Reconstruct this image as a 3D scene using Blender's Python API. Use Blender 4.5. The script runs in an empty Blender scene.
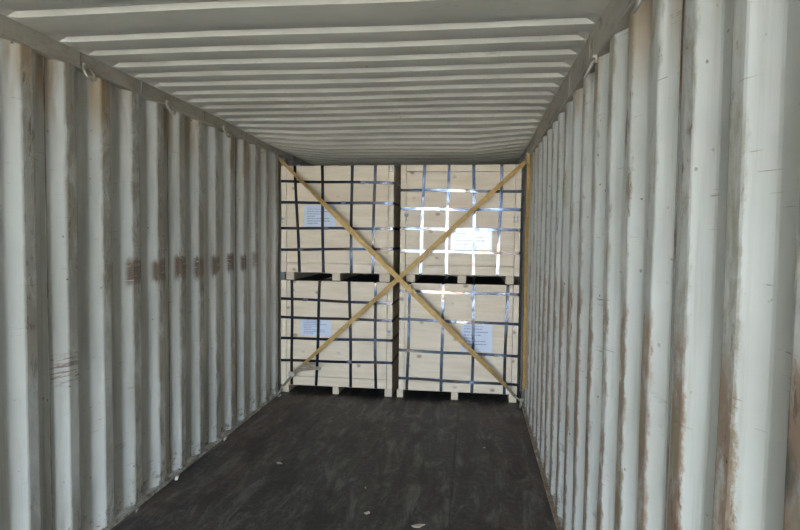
import bpy, math, random
from mathutils import Vector, Matrix
random.seed(7)
SC = bpy.context.scene
COL = SC.collection
# ---------------------------------------------------------------- camera
F = 567.15
CAM = Vector((1.8504, 0.0, 1.5261))
YAW, PIT, ROL = 0.1275, 0.0482, 0.0113
fw = Vector((-math.sin(YAW)*math.cos(PIT), math.cos(YAW)*math.cos(PIT), -math.sin(PIT)))
r0 = Vector((math.cos(YAW), math.sin(YAW), 0.0)); u0 = r0.cross(fw)
RT = math.cos(ROL)*r0 + math.sin(ROL)*u0
UP = -math.sin(ROL)*r0 + math.cos(ROL)*u0
cd = bpy.data.cameras.new('camera'); cam = bpy.data.objects.new('camera', cd); COL.objects.link(cam)
cd.sensor_width = 36; cd.lens = F/800*36; cd.clip_start = 0.02; cd.clip_end = 300
m = Matrix((RT, UP, -fw)).transposed().to_4x4(); m.translation = CAM
cam.matrix_world = m
SC.camera = cam
# ---------------------------------------------------------------- light: an overcast sky over a paved yard, through the open doors
wd = bpy.data.worlds.new('overcast_sky'); SC.world = wd; wd.use_nodes = True
bg = wd.node_tree.nodes['Background']
bg.inputs[0].default_value = (0.74, 0.87, 1.0, 1); bg.inputs[1].default_value = 1.0
SC.view_settings.view_transform = 'Standard'; SC.view_settings.look = 'None'
SC.view_settings.gamma = 1; SC.view_settings.use_curve_mapping = False
SC.view_settings.exposure = 5.35
sl = bpy.data.lights.new('sun', 'SUN'); sl.energy = 4.0; sl.angle = .02; sl.color = (1.0, .93, .82)
so = bpy.data.objects.new('sun', sl); COL.objects.link(so); so.location = (6, 10, 14)
so.rotation_euler = Vector((0.35, 0.62, 0.9)).to_track_quat('Z', 'Y').to_euler()   # high, from behind the container: lights the yard
# portal in the doorway: emits nothing, only tells the renderer where the sky is seen from inside
pl = bpy.data.lights.new('doorway_portal', 'AREA'); pl.shape = 'RECTANGLE'; pl.size = 2.33; pl.size_y = 2.4; pl.cycles.is_portal = True
po = bpy.data.objects.new('doorway_portal', pl); COL.objects.link(po); po.location = (1.165, -4.84, 1.19); po.rotation_euler = (math.radians(90), 0, 0)
SC.cycles.max_bounces = 14; SC.cycles.diffuse_bounces = 10; SC.cycles.glossy_bounces = 4

# ---------------------------------------------------------------- sizes
W, H = 2.33, 2.378
Y0, Y1 = -4.70, 7.33           # door sill, end wall: a forty-foot container, 12.03 m inside
D = 5.315                      # crate fronts
PITCH = 0.2535; CD = 0.033     # side corrugation
YL, YR = 2.147, 1.112
RAILL, RAILR = 2.303, 2.252

def ray(px, py, ax, v):
    d = RT*((px-400)/F) + UP*(-(py-265)/F) + fw
    t = (v-CAM[ax])/d[ax]
    return CAM + d*t

# ---------------------------------------------------------------- materials
MATS = {}
class NT:
    def __init__(s, name):
        s.m = bpy.data.materials.new(name); s.m.use_nodes = True
        s.t = s.m.node_tree; s.b = s.t.nodes['Principled BSDF']; MATS[name] = s.m
    def n(s, typ, **kw):
        o = s.t.nodes.new(typ)
        for k, v in kw.items(): setattr(o, k, v)
        return o
    def l(s, a, b): s.t.links.new(a, b)
    def val(s, sock, v):
        if hasattr(v, 'is_linked'): s.l(v, sock)
        else: sock.default_value = v
    def math(s, op, a, b=0.0, c=None, clamp=False):
        o = s.n('ShaderNodeMath', operation=op, use_clamp=clamp)
        s.val(o.inputs[0], a); s.val(o.inputs[1], b)
        if c is not None: s.val(o.inputs[2], c)
        return o.outputs[0]
    def ramp(s, v, a, b):       # smooth 0..1 from a to b
        o = s.n('ShaderNodeMapRange', interpolation_type='SMOOTHSTEP')
        s.val(o.inputs['Value'], v); o.inputs['From Min'].default_value = a; o.inputs['From Max'].default_value = b
        return o.outputs['Result']
    def mix(s, f, a, b):
        o = s.n('ShaderNodeMix', data_type='RGBA')
        s.val(o.inputs[0], f)
        for i, v in ((6, a), (7, b)):
            if hasattr(v, 'is_linked'): s.l(v, o.inputs[i])
            else: o.inputs[i].default_value = (*v, 1)
        return o.outputs[2]
    def noise(s, vec, scale, detail=4, rough=0.6, dist=0.0):
        o = s.n('ShaderNodeTexNoise'); s.l(vec, o.inputs['Vector'])
        o.inputs['Scale'].default_value = scale; o.inputs['Detail'].default_value = detail
        o.inputs['Roughness'].default_value = rough; o.inputs['Distortion'].default_value = dist
        return o.outputs['Fac']
    def mapping(s, vec, scale=(1,1,1), loc=(0,0,0), rot=(0,0,0)):
        o = s.n('ShaderNodeMapping'); s.l(vec, o.inputs['Vector'])
        o.inputs['Scale'].default_value = scale; o.inputs['Location'].default_value = loc; o.inputs['Rotation'].default_value = rot
        return o.outputs[0]
    def coord(s, which='Object'): return s.n('ShaderNodeTexCoord').outputs[which]
    def sep(s, vec):
        o = s.n('ShaderNodeSeparateXYZ'); s.l(vec, o.inputs[0]); return o.outputs
    def bump(s, h, strength, dist=0.01):
        o = s.n('ShaderNodeBump'); s.l(h, o.inputs['Height'])
        o.inputs['Strength'].default_value = strength; o.inputs['Distance'].default_value = dist
        s.l(o.outputs[0], s.b.inputs['Normal'])
    def out(s, col=None, rough=None, metal=None, spec=None):
        if col is not None:
            if hasattr(col, 'is_linked'): s.l(col, s.b.inputs['Base Color'])
            else: s.b.inputs['Base Color'].default_value = (*col, 1)
        if rough is not None: s.val(s.b.inputs['Roughness'], rough)
        if metal is not None: s.val(s.b.inputs['Metallic'], metal)
        if spec is not None: s.b.inputs['Specular IOR Level'].default_value = spec
        return s.m

PAINT = (0.655, 0.66, 0.635); PAINT2 = (0.55, 0.55, 0.515)
def wall_mat(name, side):
    s = NT(name); P = s.coord(); x, y, z = s.sep(P)
    if side == 'L': proud = s.ramp(x, -0.010, -0.001)
    elif side == 'R': proud = s.ramp(x, W+0.010, W+0.001)
    else: proud = s.ramp(x, 100, 101)
    big = s.noise(P, 1.3, 5)
    streak = s.noise(s.mapping(P, (14, 14, 0.7)), 1.0, 5, 0.65)
    fine = s.noise(P, 45, 4, 0.7)
    col = s.mix(s.ramp(big, 0.35, 0.7), PAINT, PAINT2)
    col = s.mix(s.math('MULTIPLY', s.ramp(streak, 0.50, 0.72), 0.45), col, (0.30, 0.30, 0.25))
    blot = s.noise(s.mapping(P, (7, 7, 3)), 1.0, 6, 0.75, 0.6)
    scr = s.noise(s.mapping(P, (6, 6, 60)), 1.0, 4, 0.7, 0.5)
    def patch(col, msk, c): return s.mix(msk, col, c)
    if side == 'L':
        # scraped rust band where cargo rubbed the ribs
        band = s.math('MULTIPLY', s.ramp(s.math('ADD', z, s.math('MULTIPLY', blot, .16)), 1.30, 1.36), s.ramp(s.math('ADD', z, s.math('MULTIPLY', blot, .16)), 1.48, 1.44))
        band = s.math('MULTIPLY', band, s.math('MULTIPLY', s.ramp(y, 2.6, 2.85), s.ramp(y, 5.0, 4.5)))
        bx = s.math('MULTIPLY', band, s.ramp(s.math('ADD', scr, s.math('MULTIPLY', blot, .5)), 0.56, 0.70))
        near = s.ramp(x, -0.030, -0.012)
        col = patch(col, s.math('MULTIPLY', s.math('MULTIPLY', bx, near), 0.9), (0.11, 0.052, 0.030))
        # low scrape on one rib
        d1 = s.math('MULTIPLY', s.math('MULTIPLY', s.ramp(z, 0.80, 0.86), s.ramp(z, 0.99, 0.95)),
                    s.math('MULTIPLY', s.ramp(y, 2.30, 2.33), s.ramp(y, 2.48, 2.46)))
        d1 = s.math('MULTIPLY', d1, s.ramp(scr, 0.48, 0.60))
        col = patch(col, s.math('MULTIPLY', d1, 0.8), (0.22, 0.10, 0.08))
        # brown grime on the proud ribs
        g = s.math('MULTIPLY', proud, s.ramp(blot, 0.34, 0.56))
        col = patch(col, s.math('MULTIPLY', g, 0.72), (0.23, 0.195, 0.14))
        g2 = s.math('MULTIPLY', s.math('MULTIPLY', proud, s.ramp(s.noise(s.mapping(P, (30, 30, 9)), 1.0, 5, .7), 0.54, 0.64)), s.ramp(s.noise(P, 2.1), 0.45, 0.6))
        col = patch(col, s.math('MULTIPLY', g2, 0.7), (0.13, 0.075, 0.045))
    if side == 'R':
        rag = s.noise(s.mapping(P, (16, 16, 11)), 1.0, 6, .75)
        proud = s.ramp(s.math('ADD', x, s.math('MULTIPLY_ADD', rag, .036, -.018)), W+0.011, W+0.004)
        low = s.ramp(s.math('ADD', z, s.math('MULTIPLY', blot, 0.5)), 1.62, 1.50)
        g = s.math('MULTIPLY', s.math('MULTIPLY', proud, low), s.ramp(s.noise(s.mapping(P, (9, 9, 5)), 1.0, 6, 0.75), 0.30, 0.52))
        col = patch(col, s.math('MULTIPLY', g, 0.88), (0.30, 0.185, 0.12))
        g = s.math('MULTIPLY', proud, s.ramp(blot, 0.45, 0.62))
        col = patch(col, s.math('MULTIPLY', g, 0.7), (0.27, 0.24, 0.16))
        g2 = s.math('MULTIPLY', proud, s.ramp(s.noise(s.mapping(P, (20, 20, 6)), 1.0, 5, .7), 0.58, 0.66))
        col = patch(col, s.math('MULTIPLY', g2, 0.8), (0.14, 0.065, 0.035))
        sm = s.math('MULTIPLY', s.ramp(s.noise(s.mapping(P, (3, 3, 9), rot=(0.6, 0, 0)), 1.0, 5, .7), 0.62, 0.70), s.ramp(z, 1.3, 1.15))
        col = patch(col, s.math('MULTIPLY', sm, 0.5), (0.25, 0.24, 0.20))
    if side == 'R':
        dq = s.n('ShaderNodeVectorMath', operation='DISTANCE'); s.l(s.mapping(P, (1, 1, .8)), dq.inputs[0]); dq.inputs[1].default_value = (W+.01, .925, 1.175*.8)
        bl = s.ramp(s.math('ADD', dq.outputs['Value'], s.math('MULTIPLY', blot, .06)), .085, .045)
        col = patch(col, s.math('MULTIPLY', bl, .8), (0.07, 0.065, 0.05))
    # long scratches
    sk = s.noise(s.mapping(P, (2.5, 2.5, 130), rot=(.35, 0, 0)), 1.0, 3, .6, .4)
    col = patch(col, s.math('MULTIPLY', s.math('MULTIPLY', s.ramp(sk, .62, .67), s.ramp(s.noise(P, 11), .54, .62)), .7), (0.22, 0.15, 0.11))
    # rust under the top rail, in stains
    top = s.math('MULTIPLY', s.ramp(z, 1.92, 2.22), s.ramp(s.noise(s.mapping(P, (5, 5, 0.8), loc=(3, 1, 0)), 1.0, 4, 0.6), 0.47, 0.60))
    col = patch(col, s.math('MULTIPLY', top, 0.62), (0.36, 0.22, 0.09))
    # chips along the foot of the wall
    ft = s.math('MULTIPLY', s.ramp(z, 0.22, 0.03), s.ramp(s.noise(P, 22, 5, 0.75), 0.52, 0.62))
    col = patch(col, s.math('MULTIPLY', ft, 0.75), (0.09, 0.07, 0.055))
    # scattered pock marks
    v = s.n('ShaderNodeTexVoronoi'); s.l(P, v.inputs['Vector']); v.inputs['Scale'].default_value = 17
    sp = s.math('MULTIPLY', s.ramp(s.math('ADD', v.outputs['Distance'], s.math('MULTIPLY', fine, 0.35)), 0.27, 0.22), s.ramp(s.noise(P, 3.3), 0.48, 0.56))
    col = patch(col, s.math('MULTIPLY', sp, 0.85), (0.12, 0.055, 0.03))
    s.bump(fine, 0.10, 0.004)
    return s.out(col, 0.48)
wall_mat('paint_left', 'L'); wall_mat('paint_right', 'R'); wall_mat('paint_plain', 'N')

s = NT('paint_rail'); P = s.coord()
rn = s.noise(s.mapping(P, (6, 6, 12)), 1.0, 5, .7)
c = s.mix(s.ramp(rn, .40, .75), (0.43, 0.40, 0.345), (0.31, 0.26, 0.20))
c = s.mix(s.math('MULTIPLY', s.ramp(s.noise(P, 5, 5, .8), .60, .68), .7), c, (0.14, 0.06, 0.03))
s.bump(rn, .15, .004); s.out(c, .6)
s = NT('rust'); P = s.coord()
s.out(s.mix(s.ramp(s.noise(s.mapping(P, (9, 9, 2.5)), 1.0, 5, .7), .42, .62), (0.36, 0.34, 0.30), (0.17, 0.09, 0.05)), .8)
s = NT('paint_roof'); P = s.coord()
c = s.mix(s.ramp(s.noise(P, 1.7, 5), .35, .7), (0.66, 0.645, 0.585), (0.56, 0.545, 0.49))
c = s.mix(s.math('MULTIPLY', s.ramp(s.noise(s.mapping(P, (2, 7, 7)), 1.0, 6, .8), .60, .72), .5), c, (0.27, 0.23, 0.18))
c = s.mix(s.math('MULTIPLY', s.ramp(s.noise(P, 19, 4, .8), .68, .73), .8), c, (0.15, 0.07, 0.03))
s.out(c, .45)

s = NT('floor_ply'); P = s.coord()
gr = s.noise(s.mapping(P, (16, 1.4, 16)), 1.0, 6, .7, .4); big = s.noise(P, 1.6, 6, .7)
oi = s.n('ShaderNodeObjectInfo').outputs['Random']
c = s.mix(s.ramp(gr, .35, .75), (0.030, 0.028, 0.027), (0.072, 0.067, 0.062))
c = s.mix(s.math('MULTIPLY', oi, .5), c, (0.052, 0.048, 0.044))
x, y, z = s.sep(P)
brn = s.math('MULTIPLY', s.ramp(big, .42, .58), s.math('ADD', s.ramp(x, .75, .2), s.math('MULTIPLY', s.ramp(x, 1.7, 2.1), .6)))
c = s.mix(s.math('MULTIPLY', brn, .6), c, (0.13, 0.082, 0.048))
sc = s.noise(s.mapping(P, (9, 2.2, 9), rot=(0, 0, .25)), 1.0, 7, .8, .8)
c = s.mix(s.math('MULTIPLY', s.ramp(sc, .47, .64), .7), c, (0.20, 0.19, 0.18))
fs = s.noise(P, 26, 6, .8)
c = s.mix(s.math('MULTIPLY', s.ramp(fs, .50, .64), .5), c, (0.17, 0.16, 0.15))
fb = s.noise(s.mapping(P, (4.5, 1.6, 4)), 1.0, 5, .65)
c = s.mix(s.math('MULTIPLY', s.ramp(fb, .52, .40), .65), c, (0.018, 0.017, 0.018))
s.bump(gr, .25, .004); s.out(c, s.math('MULTIPLY_ADD', gr, .25, .42))

s = NT('plywood'); P = s.coord(); x, y, z = s.sep(P)
Q = s.n('ShaderNodeVectorMath', operation='ADD'); s.l(P, Q.inputs[0])
oi = s.n('ShaderNodeObjectInfo').outputs['Random']
cmb = s.n('ShaderNodeCombineXYZ'); s.l(s.math('MULTIPLY', oi, 37.0), cmb.inputs[0]); s.l(s.math('MULTIPLY', oi, 11.0), cmb.inputs[2]); s.l(cmb.outputs[0], Q.inputs[1])
Q = Q.outputs[0]
gr = s.noise(s.mapping(Q, (2.2, 8, 22)), 1.0, 6, .65, .8)
c = s.mix(s.ramp(gr, .3, .72), (0.78, 0.67, 0.53), (0.68, 0.55, 0.40))
c = s.mix(s.math('MULTIPLY', s.ramp(s.noise(s.mapping(Q, (1.2, 3, 5)), 1.0, 4, .6), .5, .72), .5), c, (0.62, 0.45, 0.34))
v = s.n('ShaderNodeTexVoronoi'); s.l(s.mapping(Q, (5.5, 5.5, 8)), v.inputs['Vector']); v.inputs['Scale'].default_value = 1.0; v.inputs['Randomness'].default_value = 1
kn = s.math('MULTIPLY', s.ramp(v.outputs['Distance'], .19, .08), s.ramp(s.noise(Q, 2.3), .40, .50))
c = s.mix(s.math('MULTIPLY', kn, .75), c, (0.20, 0.11, 0.06))
c = s.mix(s.math('MULTIPLY', oi, .18), c, (0.80, 0.74, 0.64))
s.bump(gr, .12, .003); s.out(c, .55)
s = NT('dark_ply'); P = s.coord()  # crate lids and decks: near-black colour supplies the blackness of the gaps
s.out(s.mix(s.noise(s.mapping(P, (3, 9, 9)), 1.0, 4), (0.022, 0.018, 0.016), (0.04, 0.032, 0.027)), .6)
s = NT('skid_wood'); P = s.coord()
gr = s.noise(s.mapping(P, (18, 3, 18)), 1.0, 5, .7)
s.out(s.mix(gr, (0.72, 0.62, 0.49), (0.58, 0.46, 0.33)), .65)
s = NT('end_ply'); P = s.coord()
w = s.noise(s.mapping(P, (3, 3, 90)), 1.0, 3, .6)
s.out(s.mix(s.ramp(w, .4, .6), (0.40, 0.28, 0.17), (0.25, 0.16, 0.09)), .7)

def strap_mat(name, col, ro, wav):
    s = NT(name); P = s.coord()
    n = s.noise(P, 6, 3, .55); n2 = s.noise(P, 60, 3, .6)
    c = s.mix(s.ramp(s.noise(P, 13, 4, .7), .45, .7), col, tuple(v*.62 for v in col))
    c = s.mix(s.math('MULTIPLY', s.ramp(s.noise(P, 4.5, 2, .5), .50, .60), .6), c, (col[2]*1.1, col[1]*.85, col[0]*.5))
    c = s.mix(s.math('MULTIPLY', s.ramp(s.noise(s.mapping(P, loc=(5, 2, 9)), 5.5, 2, .5), .53, .60), .6), c, (col[0]*.65, col[1]*.85, col[2]*1.2))
    s.bump(s.math('ADD', n, s.math('MULTIPLY', n2, .03)), wav, .03)
    return s.out(c, ro, .92)
strap_mat('steel_strap', (0.075, 0.083, 0.105), .17, .13)
strap_mat('steel_seal', (0.13, 0.14, 0.16), .3, .2)
s = NT('galvanised'); P = s.coord()
s.out(s.mix(s.noise(P, 40, 3), (0.50, 0.47, 0.40), (0.33, 0.30, 0.25)), .45, .55)

s = NT('webbing'); P = s.coord()
n = s.noise(P, 30, 5, .7)
c = s.mix(s.ramp(n, .3, .7), (0.64, 0.43, 0.17), (0.50, 0.31, 0.11))
c = s.mix(s.math('MULTIPLY', s.ramp(s.noise(P, 4.2, 4, .6), .5, .68), .5), c, (0.36, 0.22, 0.09))
s.bump(s.noise(P, 240, 2), .3, .002); s.out(c, .7)
s = NT('webbing_faded'); P = s.coord()
s.out(s.mix(s.noise(P, 30, 4), (0.44, 0.39, 0.29), (0.27, 0.23, 0.16)), .75)

def label_mat(name, paper, ink, rough, coat, dens):
    s = NT(name); G = s.coord('Generated'); x, y, z = s.sep(G)
    rows = s.math('FRACT', s.math('MULTIPLY', z, dens))
    row_id = s.math('FLOOR', s.math('MULTIPLY', z, dens))
    line = s.math('MULTIPLY', s.math('GREATER_THAN', rows, .30), s.math('LESS_THAN', rows, .66))
    wn = s.n('ShaderNodeTexWhiteNoise', noise_dimensions='1D'); s.l(row_id, wn.inputs['W'])
    endx = s.math('MULTIPLY_ADD', wn.outputs['Value'], .55, .35)
    inx = s.math('MULTIPLY', s.math('GREATER_THAN', x, .10), s.math('LESS_THAN', x, endx))
    cx = s.n('ShaderNodeCombineXYZ'); s.l(s.math('MULTIPLY', x, 26), cx.inputs[0]); s.l(row_id, cx.inputs[1])
    words = s.math('GREATER_THAN', s.noise(cx.outputs[0], 1.0, 1), .42)
    body = s.math('MULTIPLY', s.math('GREATER_THAN', z, .08), s.math('LESS_THAN', z, .94))
    mk = s.math('MULTIPLY', s.math('MULTIPLY', line, inx), s.math('MULTIPLY', words, body))
    s.out(s.mix(s.math('MULTIPLY', mk, .85), paper, ink), rough)
    s.b.inputs['Coat Weight'].default_value = coat; s.b.inputs['Coat Roughness'].default_value = .06
    return s.m
label_mat('label_paper', (0.60, 0.66, 0.80), (0.22, 0.24, 0.38), .5, .3, 9)
label_mat('label_film', (0.80, 0.82, 0.86), (0.22, 0.20, 0.36), .35, .38, 6)
NT('stencil_ink').out((0.30, 0.33, 0.42), .7)
s = NT('yard'); P = s.coord()
s.out(s.mix(s.noise(P, 3, 6), (0.36, 0.345, 0.30), (0.28, 0.265, 0.23)), .85)
s = NT('chip'); P = s.coord(); s.out(s.mix(s.noise(P, 60), (0.62, 0.58, 0.50), (0.45, 0.40, 0.33)), .8)
s = NT('dust'); P = s.coord(); s.out(s.mix(s.noise(P, 40), (0.24, 0.22, 0.20), (0.14, 0.13, 0.12)), .9)

# ---------------------------------------------------------------- mesh helpers
def mesh_obj(name, verts, faces, mat, parent=None, smooth=False, kind=None):
    me = bpy.data.meshes.new(name); me.from_pydata([tuple(v) for v in verts], [], faces); me.update()
    if mat: me.materials.append(MATS[mat])
    if smooth: me.polygons.foreach_set('use_smooth', [True]*len(me.polygons))
    o = bpy.data.objects.new(name, me); COL.objects.link(o)
    if parent: o.parent = parent
    if kind: o['kind'] = kind
    return o
def box_vf(x0, x1, y0, y1, z0, z1, b=0.0):
    if b <= 0:
        v = [(x, y, z) for x in (x0, x1) for y in (y0, y1) for z in (z0, z1)]
        return v, [(0,1,3,2), (4,6,7,5), (0,4,5,1), (2,3,7,6), (0,2,6,4), (1,5,7,3)]
    v, f = [], []
    idx = {}
    for i, x in enumerate((x0, x1)):
        for j, y in enumerate((y0, y1)):
            for k, z in enumerate((z0, z1)):
                sx, sy, sz = (1, -1)[i], (1, -1)[j], (1, -1)[k]
                for a in range(3):
                    p = [x + sx*b, y + sy*b, z + sz*b]
                    p[a] = (x, y, z)[a]
                    idx[i, j, k, a] = len(v); v.append(tuple(p))
    for a in range(3):
        o1, o2 = [(1, 2), (0, 2), (0, 1)][a]
        for q in (0, 1):
            loop = []
            for (m1, m2) in ((0,0), (1,0), (1,1), (0,1)):
                key = [0, 0, 0]; key[a] = q; key[o1] = m1; key[o2] = m2
                loop.append(idx[(*key, a)])
            f.append(tuple(loop))
    for a in range(3):
        o1, o2 = [(1, 2), (0, 2), (0, 1)][a]
        for m1 in (0, 1):
            for m2 in (0, 1):
                k0 = [0]*3; k0[o1] = m1; k0[o2] = m2; k1 = list(k0); k1[a] = 1
                f.append((idx[(*k0, o1)], idx[(*k1, o1)], idx[(*k1, o2)], idx[(*k0, o2)]))
    for i in (0, 1):
        for j in (0, 1):
            for k in (0, 1): f.append((idx[i,j,k,0], idx[i,j,k,1], idx[i,j,k,2]))
    return v, f
def fix_normals(o):
    import bmesh
    bm = bmesh.new(); bm.from_mesh(o.data); bmesh.ops.recalc_face_normals(bm, faces=bm.faces); bm.to_mesh(o.data); bm.free()
def box(name, dims, mat, parent=None, b=0.0, kind=None):
    v, f = box_vf(*dims, b); o = mesh_obj(name, v, f, mat, parent, kind=kind); fix_normals(o); return o
def empty(name, loc, label=None, cat=None, group=None, kind=None):
    o = bpy.data.objects.new(name, None); COL.objects.link(o); o.location = loc; o.empty_display_size = .1
    if label: o['label'] = label
    if cat: o['category'] = cat
    if group: o['group'] = group
    if kind: o['kind'] = kind
    return o
def adopt(root, *objs):      # children are built in world coordinates: keep them there under a moved root
    for o in objs:
        o.parent = root
        o.matrix_parent_inverse = Matrix.Translation(root.location).inverted()
def ribbon(name, pts, wdirs, width, thick, mat, closed=False, smooth=True):
    """flat strap swept along pts; wdirs = unit width direction at each point"""
    n = len(pts); V, Fc = [], []
    for i in range(n):
        p = Vector(pts[i]); a = Vector(pts[(i+1) % n] if (closed or i < n-1) else pts[i]); b = Vector(pts[i-1] if (closed or i > 0) else pts[i])
        t = (a-b).normalized(); wd_ = Vector(wdirs[i]).normalized(); nn = t.cross(wd_).normalized()
        w_ = width[i] if isinstance(width, (list, tuple)) else width
        for sw, st in ((-1, -1), (1, -1), (1, 1), (-1, 1)):
            V.append(p + wd_*(sw*w_/2) + nn*(st*thick/2))
    for i in range(n if closed else n-1):
        j = (i+1) % n
        for k in range(4):
            l_ = (k+1) % 4; Fc.append((i*4+k, i*4+l_, j*4+l_, j*4+k))
    if not closed: Fc += [(3,2,1,0), tuple((n-1)*4+k for k in range(4))]
    o = mesh_obj(name, V, Fc, mat); fix_normals(o); return o
def tube(name, pts, rad, mat, closed=False, seg=8):
    n = len(pts); V, Fc = [], []; ref = Vector((0.3, 0.5, 0.81))
    for i in range(n):
        p = Vector(pts[i]); a = Vector(pts[(i+1) % n] if (closed or i < n-1) else pts[i]); b = Vector(pts[i-1] if (closed or i > 0) else pts[i])
        t = (a-b).normalized(); u = t.cross(ref).normalized(); w_ = t.cross(u)
        for k in range(seg):
            g = 2*math.pi*k/seg; V.append(p + u*(rad*math.cos(g)) + w_*(rad*math.sin(g)))
    for i in range(n if closed else n-1):
        j = (i+1) % n
        for k in range(seg):
            l_ = (k+1) % seg; Fc.append((i*seg+k, i*seg+l_, j*seg+l_, j*seg+k))
    if not closed: Fc += [tuple(range(seg))[::-1], tuple((n-1)*seg+k for k in range(seg))]
    o = mesh_obj(name, V, Fc, mat, smooth=True); fix_normals(o); return o

# ---------------------------------------------------------------- setting
box('ground', (-40, 42, -60, 40, -0.6, -0.30), 'yard', kind='structure')

fl = empty('floor', (W/2, (Y0+Y1)/2, 0), kind='structure')
bw = W/4
for c_ in range(4):
    cuts = [Y0] + ([-2.55, -.2, 2.15, 4.5, 6.85] if c_ % 2 == 0 else [-1.37, .98, 3.33, 5.68]) + [Y1]
    for a, b in zip(cuts[:-1], cuts[1:]):
        o = box('plywood_sheet', (c_*bw+.001, (c_+1)*bw-.001, a+.001, b-.001, -0.028, random.uniform(-.0004, 0)), 'floor_ply', b=.001)
        adopt(fl, o)
o = box('subfloor', (-.03, W+.03, Y0, Y1, -0.16, -0.030), 'dust'); adopt(fl, o)

# corrugated sides: inner flat, slope out, outer flat, slope in (towards the doors)
PROF = [(0.0, 0), (0.062, 0), (0.128, 1), (0.188, 1)]
def profile(ystart, ya, yb):
    out = []; k = math.floor((ya-ystart)/PITCH)-1
    pts = []
    while ystart + k*PITCH < yb + PITCH:
        for a, d in PROF: pts.append((ystart+k*PITCH+a, d))
        k += 1
    def at(y):
        for (p, dp), (q_, dq) in zip(pts[:-1], pts[1:]):
            if p <= y <= q_: return dp + (dq-dp)*(y-p)/(q_-p)
    out.append((ya, at(ya)))
    for i in range(1, len(pts)-1):
        y, d = pts[i]
        if ya+.004 < y < yb-.004:
            e = .0045
            for yy in (y-e, y+e):
                if ya < yy < yb: out.append((yy, at(yy)))
    out.append((yb, at(yb)))
    return out
def corr_panel(name, ystart, ya, yb, x_in, sgn, zlo, zhi, mat, seed):
    """sheet of corrugated steel with a 2 mm skin; sgn=-1 goes outwards to -x"""
    rnd = random.Random(3 if sgn < 0 else 8)
    pr = profile(ystart, ya, yb); NZ = 14
    ph = [rnd.uniform(0, 6.28) for _ in range(6)]
    V, Fc = [], []
    for lay in (0, 1):
        for j in range(NZ+1):
            z = zlo + (zhi-zlo)*j/NZ
            env = math.sin(math.pi*j/NZ)
            for y, d in pr:
                dent = env*.0035*(math.sin(y*2.3+ph[0]+z*1.7)+.6*math.sin(y*5.1+ph[1]-z*3.1)+.4*math.sin(z*7+ph[2]+y*9))
                V.append((x_in + sgn*(d*CD + max(0, dent+.003) + lay*.002), y, z))
    n = len(pr); M_ = n*(NZ+1)
    for j in range(NZ):
        for i in range(n-1):
            a = j*n+i; Fc.append((a, a+1, a+1+n, a+n)); Fc.append((M_+a, M_+a+n, M_+a+1+n, M_+a+1))
    for j in range(NZ):
        for i in (0, n-1):
            a = j*n+i; Fc.append((a, a+n, M_+a+n, M_+a))
    for i in range(n-1):
        for j in (0, NZ):
            a = j*n+i; Fc.append((a, a+1, M_+a+1, M_+a))
    o = mesh_obj(name, V, Fc, mat); fix_normals(o); return o
for side in ('left', 'right'):
    x_in, sgn, ys, top, mat = (0.0, -1, YL, RAILL, 'paint_left') if side == 'left' else (W, 1, YR, RAILR, 'paint_right')
    root = empty('wall_'+side, (x_in, (Y0+Y1)/2, 0), kind='structure')
    # sheets of four ribs each, welded at an outer flat
    k0 = math.floor((Y0-ys)/PITCH)
    cuts = [Y0]; k = k0+4
    while ys+k*PITCH+.158 < Y1-.3: cuts.append(ys+k*PITCH+.158); k += 4
    cuts.append(Y1)
    for i, (a, b) in enumerate(zip(cuts[:-1], cuts[1:])):
        o = corr_panel('corrugated_panel', ys, a, b, x_in, sgn, -0.03, top+.03, mat, 10*i+(0 if side == 'left' else 5)); adopt(root, o)
        if i:
            o = box('weld_seam', (min(x_in+sgn*CD, x_in+sgn*(CD-.004)), max(x_in+sgn*CD, x_in+sgn*(CD-.004)), a-.0025, a+.0025, 0, top), 'rust', b=.0008); adopt(root, o)
# end wall behind the crates
V, Fc = [], []
xs = []; x = -.03; d = 0
k = 0
while x < W+.03:
    for a, dd in ((0, 0), (.06, 0), (.09, 1), (.15, 1)): xs.append((x+a, dd))
    x += .18
for z in (-.03, H+.02):
    for x, dd in xs: V.append((x, Y1+.01+.03*dd, z))
for z in (-.03, H+.02):
    for x, dd in xs: V.append((x, Y1+.013+.03*dd, z))
n = len(xs)
for i in range(n-1): Fc += [(i, i+1, n+i+1, n+i), (2*n+i, 3*n+i, 3*n+i+1, 2*n+i+1), (i, 2*n+i, 2*n+i+1, i+1), (n+i, n+i+1, 3*n+i+1, 3*n+i)]
Fc += [(0, n, 3*n, 2*n), (n-1, 3*n-1, 4*n-1, 2*n-1)]
o = mesh_obj('wall_back', V, Fc, 'paint_plain', kind='structure'); fix_normals(o)

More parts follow.
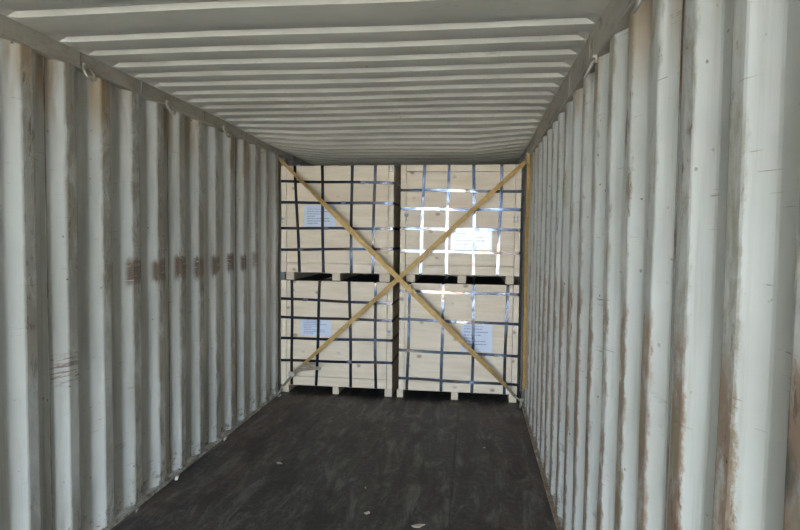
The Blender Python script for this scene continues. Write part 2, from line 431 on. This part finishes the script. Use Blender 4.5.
# roof: pressed recesses across the width, closed before the rails; the far end hangs a little lower
def sag(y):
    t = min(1, max(0, (y-3.8)/1.3)); return .075*t*t*(3-2*t)
RP, RD = 0.187, 0.018
def roof_panel(ya, recs, yb, seed):
    rnd = random.Random(seed)
    rows = [(ya, 0)]
    for r_ in recs:         # r_ = far edge of the recess
        rows += [(r_-.110, 0), (r_-.093, 1), (r_-.016, 1), (r_, 0)]
    rows.append((yb, 0))
    rr = [rows[0]]
    for (a, da), (b, db) in zip(rows[:-1], rows[1:]): rr.append((b, db))
    e0, e1 = .016, .055
    xs = [-.01, e0, e1] + [e1+(W-2*e1)*i/10 for i in range(1, 10)] + [W-e1, W-e0, W+.01]
    V, Fc = [], []
    ph = 1.3
    for lay in (0, 1):
        for y, d_ in rr:
            for i, x in enumerate(xs):
                dd = d_ if 2 <= i <= len(xs)-3 else 0
                wv = .004*math.sin(x*3+ph+y*2)*math.sin(math.pi*min(1, max(0, x/W)))
                edge = min(1, min(x, W-x)/.5) if 0 < x < W else 0
                V.append((x, y, H + RD*dd + wv - sag(y)*(0.35+.65*edge) + lay*.002))
    n = len(xs); M_ = n*len(rr)
    for j in range(len(rr)-1):
        for i in range(n-1):
            a = j*n+i; Fc.append((a, a+n, a+n+1, a+1)); Fc.append((M_+a, M_+a+1, M_+a+n+1, M_+a+n))
    for j in range(len(rr)-1):
        for i in (0, n-1):
            a = j*n+i; Fc.append((a, a+n, M_+a+n, M_+a))
    for i in range(n-1):
        for j in (0, len(rr)-1):
            a = j*n+i; Fc.append((a, a+1, M_+a+1, M_+a))
    o = mesh_obj('roof_panel', V, Fc, 'paint_roof'); fix_normals(o); return o
ce = empty('ceiling', (W/2, (Y0+Y1)/2, H), kind='structure')
ROOF0 = 2.358
jn = ROOF0-.170      # joint between the near sheets and the far ones
g1 = [ROOF0-.285-RP*k for k in range(60) if ROOF0-.285-RP*k > Y0+.16][::-1]
g2 = [ROOF0+RP*k for k in range(40) if ROOF0+RP*k < Y1-.03]
def roof_run(g, ya, yb):
    sp = [g[i] for i in range(7, len(g)-2, 7)]
    ed = [ya] + [v-.14 for v in sp] + [yb]
    for a, b in zip(ed[:-1], ed[1:]): adopt(ce, roof_panel(a, [v for v in g if a < v <= b], b, 1))
roof_run(g1, Y0, jn); roof_run(g2, jn, Y1+.01)

# rails, posts and header: the frame of the container
rail_l = box('trim_1', (-.05, .012, Y0, Y1, RAILL, H+.03), 'paint_rail', b=.004, kind='structure')
rail_r = box('trim_2', (W-.012, W+.05, Y0, Y1, RAILR, H+.03), 'paint_rail', b=.004, kind='structure')
for rl, xx, sg, zl in ((rail_l, .012, 1, RAILL), (rail_r, W-.012, -1, RAILR)):
    for yy in (2.48, 2.98, 3.72, 4.45):
        xa, xb = sorted((xx-.002*sg, xx+.0025*sg))
        o = box('weld_seam', (xa, xb, yy-.004, yy+.004, zl+.004, H-.002), 'rust', b=.001); o.parent = rl
box('trim_3', (-.04, .016, Y0, Y1, -.10, .014), 'paint_left', b=.003, kind='structure')
box('trim_4', (W-.016, W+.04, Y0, Y1, -.10, .014), 'paint_right', b=.003, kind='structure')
box('trim_5', (-.12, .02, Y0-.12, Y0, -.30, H+.12), 'paint_rail', b=.006, kind='structure')
box('trim_6', (W-.02, W+.12, Y0-.12, Y0, -.30, H+.12), 'paint_rail', b=.006, kind='structure')
box('trim_7', (-.12, W+.12, Y0-.12, Y0, H-.07, H+.12), 'paint_rail', b=.006, kind='structure')
box('trim_8', (-.12, W+.12, Y0-.12, Y0, -.30, -.005), 'paint_rail', b=.006, kind='structure')

# ---------------------------------------------------------------- crates
CH = 1.1025                       # one crate with its skids
SKID = .076
def rounded_loop(a0, a1, b0, b1, r, n=4):
    pts = []
    for (ca, cb, g0) in ((a0+r, b0+r, math.pi), (a1-r, b0+r, 1.5*math.pi), (a1-r, b1-r, 0), (a0+r, b1-r, .5*math.pi)):
        for i in range(n+1):
            g = g0 + .5*math.pi*i/n; pts.append((ca+r*math.cos(g), cb+r*math.sin(g)))
    return pts
def subdiv_loop(pts, step):
    out = []
    for p, q_ in zip(pts, pts[1:]+pts[:1]):
        L = math.hypot(q_[0]-p[0], q_[1]-p[1]); k = max(1, int(L/step))
        for i in range(k): out.append((p[0]+(q_[0]-p[0])*i/k, p[1]+(q_[1]-p[1])*i/k))
    return out
def sheet(name, quad, mat, lift=.0015):
    """thin sheet on the crate front given by its pixel box"""
    x0, y0, x1, y1 = quad
    A = ray(x0, y0, 1, D); B = ray(x1, y1, 1, D)
    return box(name, (A.x, B.x, D-.0015-lift, D-.0004, B.z, A.z), mat)
def crate(label, x0, x1, z0, feet, vs, hs, lab, marks, lmat, topboard):
    """vs: (x top, x bottom, y top, y bottom) pixels of the upright straps; hs: (y left, y right) pixels"""
    yb = D+1.09
    root = empty('plywood_crate', ((x0+x1)/2, (D+yb)/2, z0), label, 'crate', 'strapped plywood crates at the far end')
    zb, zt_ = z0+SKID, z0+CH-.002
    P = []
    # front: corner battens, bottom and top boards, panel between
    bt, bb = .052, .088
    g = .0018
    P.append(box('front_panel', (x0+bt+g, x1-bt-g, D, D+.012, zb+bb+g, zt_-(.062 if topboard else 0)-g), 'plywood', b=.0012))
    P.append(box('bottom_board', (x0+bt+g, x1-bt-g, D-.0004, D+.016, zb, zb+bb-g), 'plywood', b=.0012))
    if topboard: P.append(box('top_board', (x0+bt+g, x1-bt-g, D-.0004, D+.016, zt_-.062+g, zt_), 'plywood', b=.0012))
    P.append(box('corner_batten', (x0, x0+bt-g, D-.0004, D+.02, zb, zt_), 'plywood', b=.0015))
    P.append(box('corner_batten', (x1-bt+g, x1, D-.0004, D+.02, zb, zt_), 'plywood', b=.0015))
    P.append(box('side_panel', (x0, x0+.012, D+.021, yb-.013, zb, zt_), 'plywood', b=.001))
    P.append(box('side_panel', (x1-.012, x1, D+.021, yb-.013, zb, zt_), 'plywood', b=.001))
    P.append(box('back_panel', (x0, x1, yb-.012, yb, zb, zt_), 'plywood', b=.001))
    P.append(box('lid', (x0+.013, x1-.013, D+.021, yb-.013, zt_-.012, zt_), 'dark_ply', b=.001))
    P.append(box('deck', (x0+.013, x1-.013, D+.021, yb-.013, zb, zb+.018), 'dark_ply', b=.001))
    for fx0, fx1 in feet:
        A = ray(fx0, 0, 1, D)
        P.append(box('skid', (fx0, fx1, D+.004, yb, z0, zb-.0015), 'skid_wood', b=.003))
    # upright straps: over lid and under deck
    for (xt, xb, pt, pb) in vs:
        A = ray(xt, pt, 1, D); B = ray(xb, pb, 1, D)
        lp = subdiv_loop(rounded_loop(D-.0035, yb+.0015, zb-.0005, zt_+.0015, .010), .09)
        ph = random.uniform(0, 6)
        pts, wds = [], []
        for (y, z) in lp:
            t = (z-B.z)/(A.z-B.z); x = B.x+(A.x-B.x)*t + .003*math.sin(z*6+ph)
            x = min(x1-.02, max(x0+.02, x))
            pts.append((x, y, z))
            tw = .035*math.sin(z*9+ph*2) if y < D else 0
            wds.append((math.cos(tw), math.sin(tw), 0))
        P.append(ribbon('vertical_strap', pts, wds, .028, .0012, 'steel_strap', closed=True))
    for (yl, yr_) in hs:
        A = ray(281 if x0 < 1 else 402, yl, 1, D); B = ray(393 if x0 < 1 else 520, yr_, 1, D)
        lp = subdiv_loop(rounded_loop(x0-.0025, x1+.0025, D-.0055, yb+.0030, .010), .09)
        ph = random.uniform(0, 6)
        pts, wds = [], []
        for (x, y) in lp:
            t = (x-A.x)/(B.x-A.x); z = A.z+(B.z-A.z)*t + .002*math.sin(x*8+ph)
            pts.append((x, y, z))
            tw = .035*math.sin(x*8+ph*2) if y < D else 0
            wds.append((0, math.sin(tw), math.cos(tw)))
        st = ribbon('horizontal_strap', pts, wds, .026, .0012, 'steel_strap', closed=True)
        P.append(st)
        sx = random.uniform(x0+.15, x1-.15); t = (sx-A.x)/(B.x-A.x); sz = A.z+(B.z-A.z)*t
        sl_ = (box('strap_seal', (sx-.022, sx+.022, D-.0085, D-.0048, sz-.0155, sz+.0155), 'steel_seal', b=.0012))
        sl_.parent = st
    if lab: P.append(sheet('label_sheet', lab, lmat))
    adopt(root, *P)
    for mk in marks:
        # handling mark stencilled on the ply: goblet or two arrows over a bar
        kind, px, py, sz = mk
        c = ray(px, py, 1, D); yy = D-.0009
        V, Fc = [], []
        def q4(pts):
            n0 = len(V); V.extend((c.x+a*sz, yy, c.z+b*sz) for a, b in pts); Fc.append(tuple(range(n0, n0+len(pts))))
        if kind == 'goblet':
            q4([(-.35, .5), (.35, .5), (.28, .1), (.08, -.05), (-.08, -.05), (-.28, .1)]); q4([(-.05, -.05), (.05, -.05), (.05, -.4), (-.05, -.4)]); q4([(-.25, -.4), (.25, -.4), (.25, -.5), (-.25, -.5)])
        else:
            for dx in (-.25, .25):
                q4([(dx-.05, -.3), (dx+.05, -.3), (dx+.05, .2), (dx-.05, .2)]); q4([(dx-.16, .2), (dx+.16, .2), (dx, .5)])
            q4([(-.45, -.5), (.45, -.5), (.45, -.4), (-.45, -.4)])
        o = mesh_obj('handling_mark', V, Fc, 'stencil_ink'); fix_normals(o); adopt(root, o)
    return root
XL0, XL1, XR0, XR1 = .005, 1.104, 1.168, 2.280
def fx(a, b, y): return (ray(a, y, 1, D).x, ray(b, y, 1, D).x)
crate('plywood crate with a blue-white paper label, upper tier on the left', XL0, XL1, CH+.003,
      [fx(286, 294, 275), fx(332, 340, 275), fx(379, 390, 276)],
      [(295, 299.6, 164, 270), (322.2, 323.4, 164, 270), (352.2, 351, 164, 271), (375.3, 372.6, 164, 271)],
      [(181.4, 182.8), (202.5, 203.3), (228, 228.7), (249.6, 248.8)],
      (304, 205.5, 336, 227), [('goblet', 282.8, 220, .05), ('arrows', 391, 169, .055)], 'label_paper', False)
crate('plywood crate with a shiny film-covered label, upper tier on the right', XR0, XR1, CH+.003,
      [fx(406, 415, 279), fx(457.5, 466, 280), fx(505.6, 514, 281)],
      [(424.6, 420.4, 165, 272), (449, 446, 165, 273), (474.2, 473.6, 165, 275), (502, 497.7, 166, 275)],
      [(190, 191.7), (208.9, 209.9), (228.4, 230), (250.6, 253.4)],
      (451, 228, 492, 250), [('goblet', 406.5, 217, .065), ('arrows', 516, 219, .06)], 'label_film', True)
crate('plywood crate with a pale label behind the strap end, lower tier on the left', XL0, XL1, 0.0,
      [(.014, .082), fx(332.5, 338.5, 390), fx(384.5, 391.8, 394)],
      [(292, 292, 280, 383), (320, 316.4, 280, 383), (349.5, 351, 280, 385), (375.3, 375.6, 280, 386)],
      [(298.4, 303.8), (316.9, 320.6), (338, 340.5), (360, 363)],
      (300.5, 319.5, 331, 336.5), [('goblet', 389, 333, .05)], 'label_paper', False)
crate('plywood crate with a large label right of centre, lower tier on the right', XR0, XR1, 0.0,
      [fx(396.7, 403, 390), fx(451, 458, 395), (2.207, 2.277)],
      [(410, 407, 282, 388), (443.2, 441.2, 283, 390), (474, 472, 284, 391), (507.8, 504, 285, 392)],
      [(290.9, 294.7), (319.1, 324.4), (350.2, 356.2), (378, 385)],
      (461, 324, 492, 352.5), [], 'label_paper', False)

# ---------------------------------------------------------------- lashing rings
def lashing_ring(label, x, y, z, side, tilt):
    root = empty('lashing_ring', (x, y, z), label, 'ring', 'lashing rings along the container walls')
    sg = 1 if side == 'left' else -1
    br = box('bracket', (min(0, sg*.018), max(0, sg*.018), -.016, .016, -.012, .020), 'paint_rail', b=.003)
    pts = []
    for i in range(20):
        g = 2*math.pi*i/20
        pts.append((sg*(.012+.020*(1-math.cos(g))*.5*tilt), .036*math.sin(g), -.028+.034*math.cos(g)))
    rg = tube('ring', pts, .0062, 'galvanised', closed=True)
    br.parent = root; rg.parent = root
    return root
LR = [(2.512, 'nearest of the steel rings under the left top rail'), (3.244, 'second steel ring under the left top rail'), (4.02, 'third steel ring under the left top rail')]
for y, t in LR: lashing_ring(t, .010, y, 2.312, 'left', 1.6)
lashing_ring('small steel ring under the left rail holding the yellow strap', .010, 5.115, 2.300, 'left', 1.0)
lashing_ring('steel ring at the top edge of the photo on the right wall', W-.012, 1.64, 2.212, 'right', 1.6)
lashing_ring('steel ring under the right top rail beside a rust stain', W-.012, 2.335, 2.226, 'right', 1.6)
lashing_ring('steel ring under the right rail holding the yellow strap', W-.012, 5.115, 2.264, 'right', .6)
lashing_ring('steel ring low on the left wall beside the crate skid', .010, 5.10, .085, 'left', 1.0)
lashing_ring('steel ring low on the right wall beside the crate skid', W-.012, 5.10, .085, 'right', .8)

# ---------------------------------------------------------------- lashing straps
def interp(keys, t):
    for (a, va), (b, vb) in zip(keys[:-1], keys[1:]):
        if t <= b: 
            u = (t-a)/(b-a); u = u*u*(3-2*u); return va+(vb-va)*u
    return keys[-1][1]
def strap(px_pts, ypl, twist, n=60):
    K = [ray(a, b, 1, ypl) for a, b in px_pts]
    L = [0]
    for a, b in zip(K[:-1], K[1:]): L.append(L[-1]+(b-a).length)
    pts, wds = [], []
    for i in range(n+1):
        s_ = L[-1]*i/n
        for j in range(len(K)-1):
            if s_ <= L[j+1]+1e-9: break
        p = K[j].lerp(K[j+1], (s_-L[j])/(L[j+1]-L[j]))
        t = (K[-1]-K[0]).normalized(); N = t.cross(Vector((0, 1, 0))).normalized()
        ph = math.radians(interp(twist, i/n))
        pts.append(p); wds.append(N*math.cos(ph)+Vector((0, 1, 0))*math.sin(ph))
    return pts, wds
def hook(p, q_):
    d_ = (q_-p); L = d_.length; t = d_/L; yv = Vector((0, 1, 0)); nn = t.cross(yv).normalized()
    pts = [p + t*(L*.1*i) for i in range(8)]
    c = p+t*(L*.82)
    for i in range(9):
        g = -math.pi/2 + math.pi*1.25*i/8
        pts.append(c + t*(L*.16*math.sin(g+math.pi/2)*.9) + nn*(L*.16*(1-math.cos(g+math.pi/2))*.6))
    return tube('hook', pts, .006, 'galvanised')
YS = 5.11
sa = empty('lashing_strap', ray(398, 278, 1, YS), 'yellow webbing strap running from top left down to bottom right', 'strap', 'yellow lashing straps crossing the crates')
p, w_ = strap([(279, 158.5), (398, 278), (506, 386)], YS, [(0, 64), (.13, 60), (.32, 6), (.62, 0), (.85, 38), (1, 60)])
a = ribbon('webbing', p, w_, .048, .0028, 'webbing')
p, w_ = strap([(506, 386), (516, 397.5)], YS, [(0, 60), (1, 66)], 10)
b = ribbon('lower_webbing', p, w_, .046, .003, 'webbing_faded')
c = hook(ray(515, 396, 1, YS), ray(521, 401.5, 1, YS))
d = hook(ray(281, 160.5, 1, YS), ray(277, 155.5, 1, YS))
adopt(sa, a, b, c, d)
sb = empty('lashing_strap', ray(398, 279, 1, YS+.012), 'yellow webbing strap running from top right down to bottom left', 'strap', 'yellow lashing straps crossing the crates')
p, w_ = strap([(525.5, 161.5), (398, 279), (297, 370)], YS+.012, [(0, 40), (.15, 22), (.5, 8), (.8, 30), (1, 58)])
a = ribbon('webbing', p, w_, .042, .0028, 'webbing')
p, w_ = strap([(297, 370), (283, 386)], YS+.012, [(0, 58), (1, 62)], 10)
b = ribbon('ratchet_strap', p, w_, .042, .0035, 'webbing_faded')
R0 = ray(292, 374, 1, YS+.0)
rt = box('ratchet', (R0.x-.035, R0.x+.035, YS-.016, YS+.004, R0.z-.024, R0.z+.024), 'galvanised', b=.006)
c = hook(ray(283.5, 385, 1, YS+.012), ray(277, 396, 1, YS+.012))
d = hook(ray(524.5, 162.4, 1, YS+.012), ray(527.8, 159.2, 1, YS+.012))
tl = []
for px, py, dy in ((294, 372, 0), (297, 368.5, .0), (301, 366.2, -.01), (306, 365.8, -.02), (310, 367, -.03), (313, 368.5, -.03), (317, 368.2, -.03), (321, 368.8, -.03)): tl.append(ray(px, py, 1, YS-.03+dy))
t1 = ribbon('loose_tail', tl, [(0, .75, .66)]*len(tl), .034, .003, 'webbing_faded')
tl = []
for px, py, dy in ((294, 372.5, 0), (298, 370.5, -.01), (303, 369.6, -.02), (308, 369.3, -.02), (313, 368.9, -.02)): tl.append(ray(px, py, 1, YS-.05+dy))
t2 = ribbon('loose_tail', tl, [(0, .8, .6)]*len(tl), .030, .003, 'webbing_faded')
adopt(sb, a, b, rt, c, d, t1, t2)
# spare strap hanging beside the right wall
hs = empty('hanging_strap', (W-.03, 4.92, .2), 'yellow webbing strap hanging straight down along the right wall', 'strap')
pts, wds = [], []
for i in range(41):
    t = i/40; z = 2.175-1.93*t
    pts.append((W-.022-.004*math.sin(t*3.1), 4.94-.03*t+.006*math.sin(t*5), z)); wds.append((.62, .78, 0))
a = ribbon('webbing', pts, wds, .050, .0028, 'webbing')
b = box('strap_loop', (W-.040, W-.014, 4.92, 4.96, 2.155, 2.250), 'webbing', b=.006)
adopt(hs, a, b)

# ---------------------------------------------------------------- litter on the floor
def scrap(name, label, px, py, sx, sy, h_, mat, rot, seed):
    rnd = random.Random(seed); c = ray(px, py, 2, 0.0)
    n = 9; V = []
    for lay in (0, 1):
        for i in range(n):
            g = 2*math.pi*i/n; r_ = rnd.uniform(.35, 1.2) if lay == 0 else None
            if lay == 0: V.append((sx*r_*math.cos(g), sy*r_*math.sin(g), 0))
            else: x_, y_, _ = V[i]; V.append((x_*.86, y_*.86, h_*rnd.uniform(.2, .8)))
    Fc = [tuple(range(n))[::-1], tuple(range(n, 2*n))] + [(i, (i+1) % n, n+(i+1) % n, n+i) for i in range(n)]
    o = mesh_obj(name, V, Fc, mat); o.location = (c.x, c.y, .0005); o.rotation_euler.z = rot
    o['label'] = label; o['category'] = 'litter'; o['group'] = 'litter on the dark floor'
scrap('paper_scrap', 'pale torn scrap at the bottom edge of the floor', 418, 526, .050, .022, .006, 'chip', .1, 1)
scrap('wood_chip', 'small pale chip left of the torn scrap on the floor', 367, 513, .016, .022, .006, 'chip', .5, 2)
scrap('wood_chip', 'tiny pale chip near the right side of the floor', 484.5, 448, .011, .013, .006, 'chip', .2, 3)
scrap('wood_chip', 'tiny chip on the centre seam of the floor', 365.5, 487.5, .008, .014, .004, 'chip', .2, 4)
scrap('sawdust_patch', 'grey dust patch in front of the right crate skid', 455, 404.5, .06, .04, .003, 'dust', .2, 5)
scrap('wood_chip', 'pale splinter lying near the left wall floor', 279, 463, .030, .016, .005, 'chip', -.6, 6)
# paint flakes along the foot of the left wall
for px, py, sx, sy, ro, t in ((175.5, 472, .018, .035, .3, 'white paint flake against the left wall, larger one'), (136, 506, .010, .03, .1, 'dark flake at the foot of the left wall nearest the camera'), (224, 433, .012, .03, .0, 'flake at the foot of the left wall furthest away')):
    c = ray(px, py, 0, .03)
    V, Fc = box_vf(-sx/2, sx/2, -sy/2, sy/2, 0, sy*.7, .002)
    o = mesh_obj('paint_flake', V, Fc, 'chip' if 'dark' not in t else 'dust'); fix_normals(o)
    for v in o.data.vertices: v.co.x += v.co.z*.3; v.co.y += .3*v.co.z*math.sin(v.co.x*90)
    o.location = (.036, c.y, .0005); o.rotation_euler.z = ro
    o['label'] = t; o['category'] = 'litter'; o['group'] = 'paint flakes along the left wall'
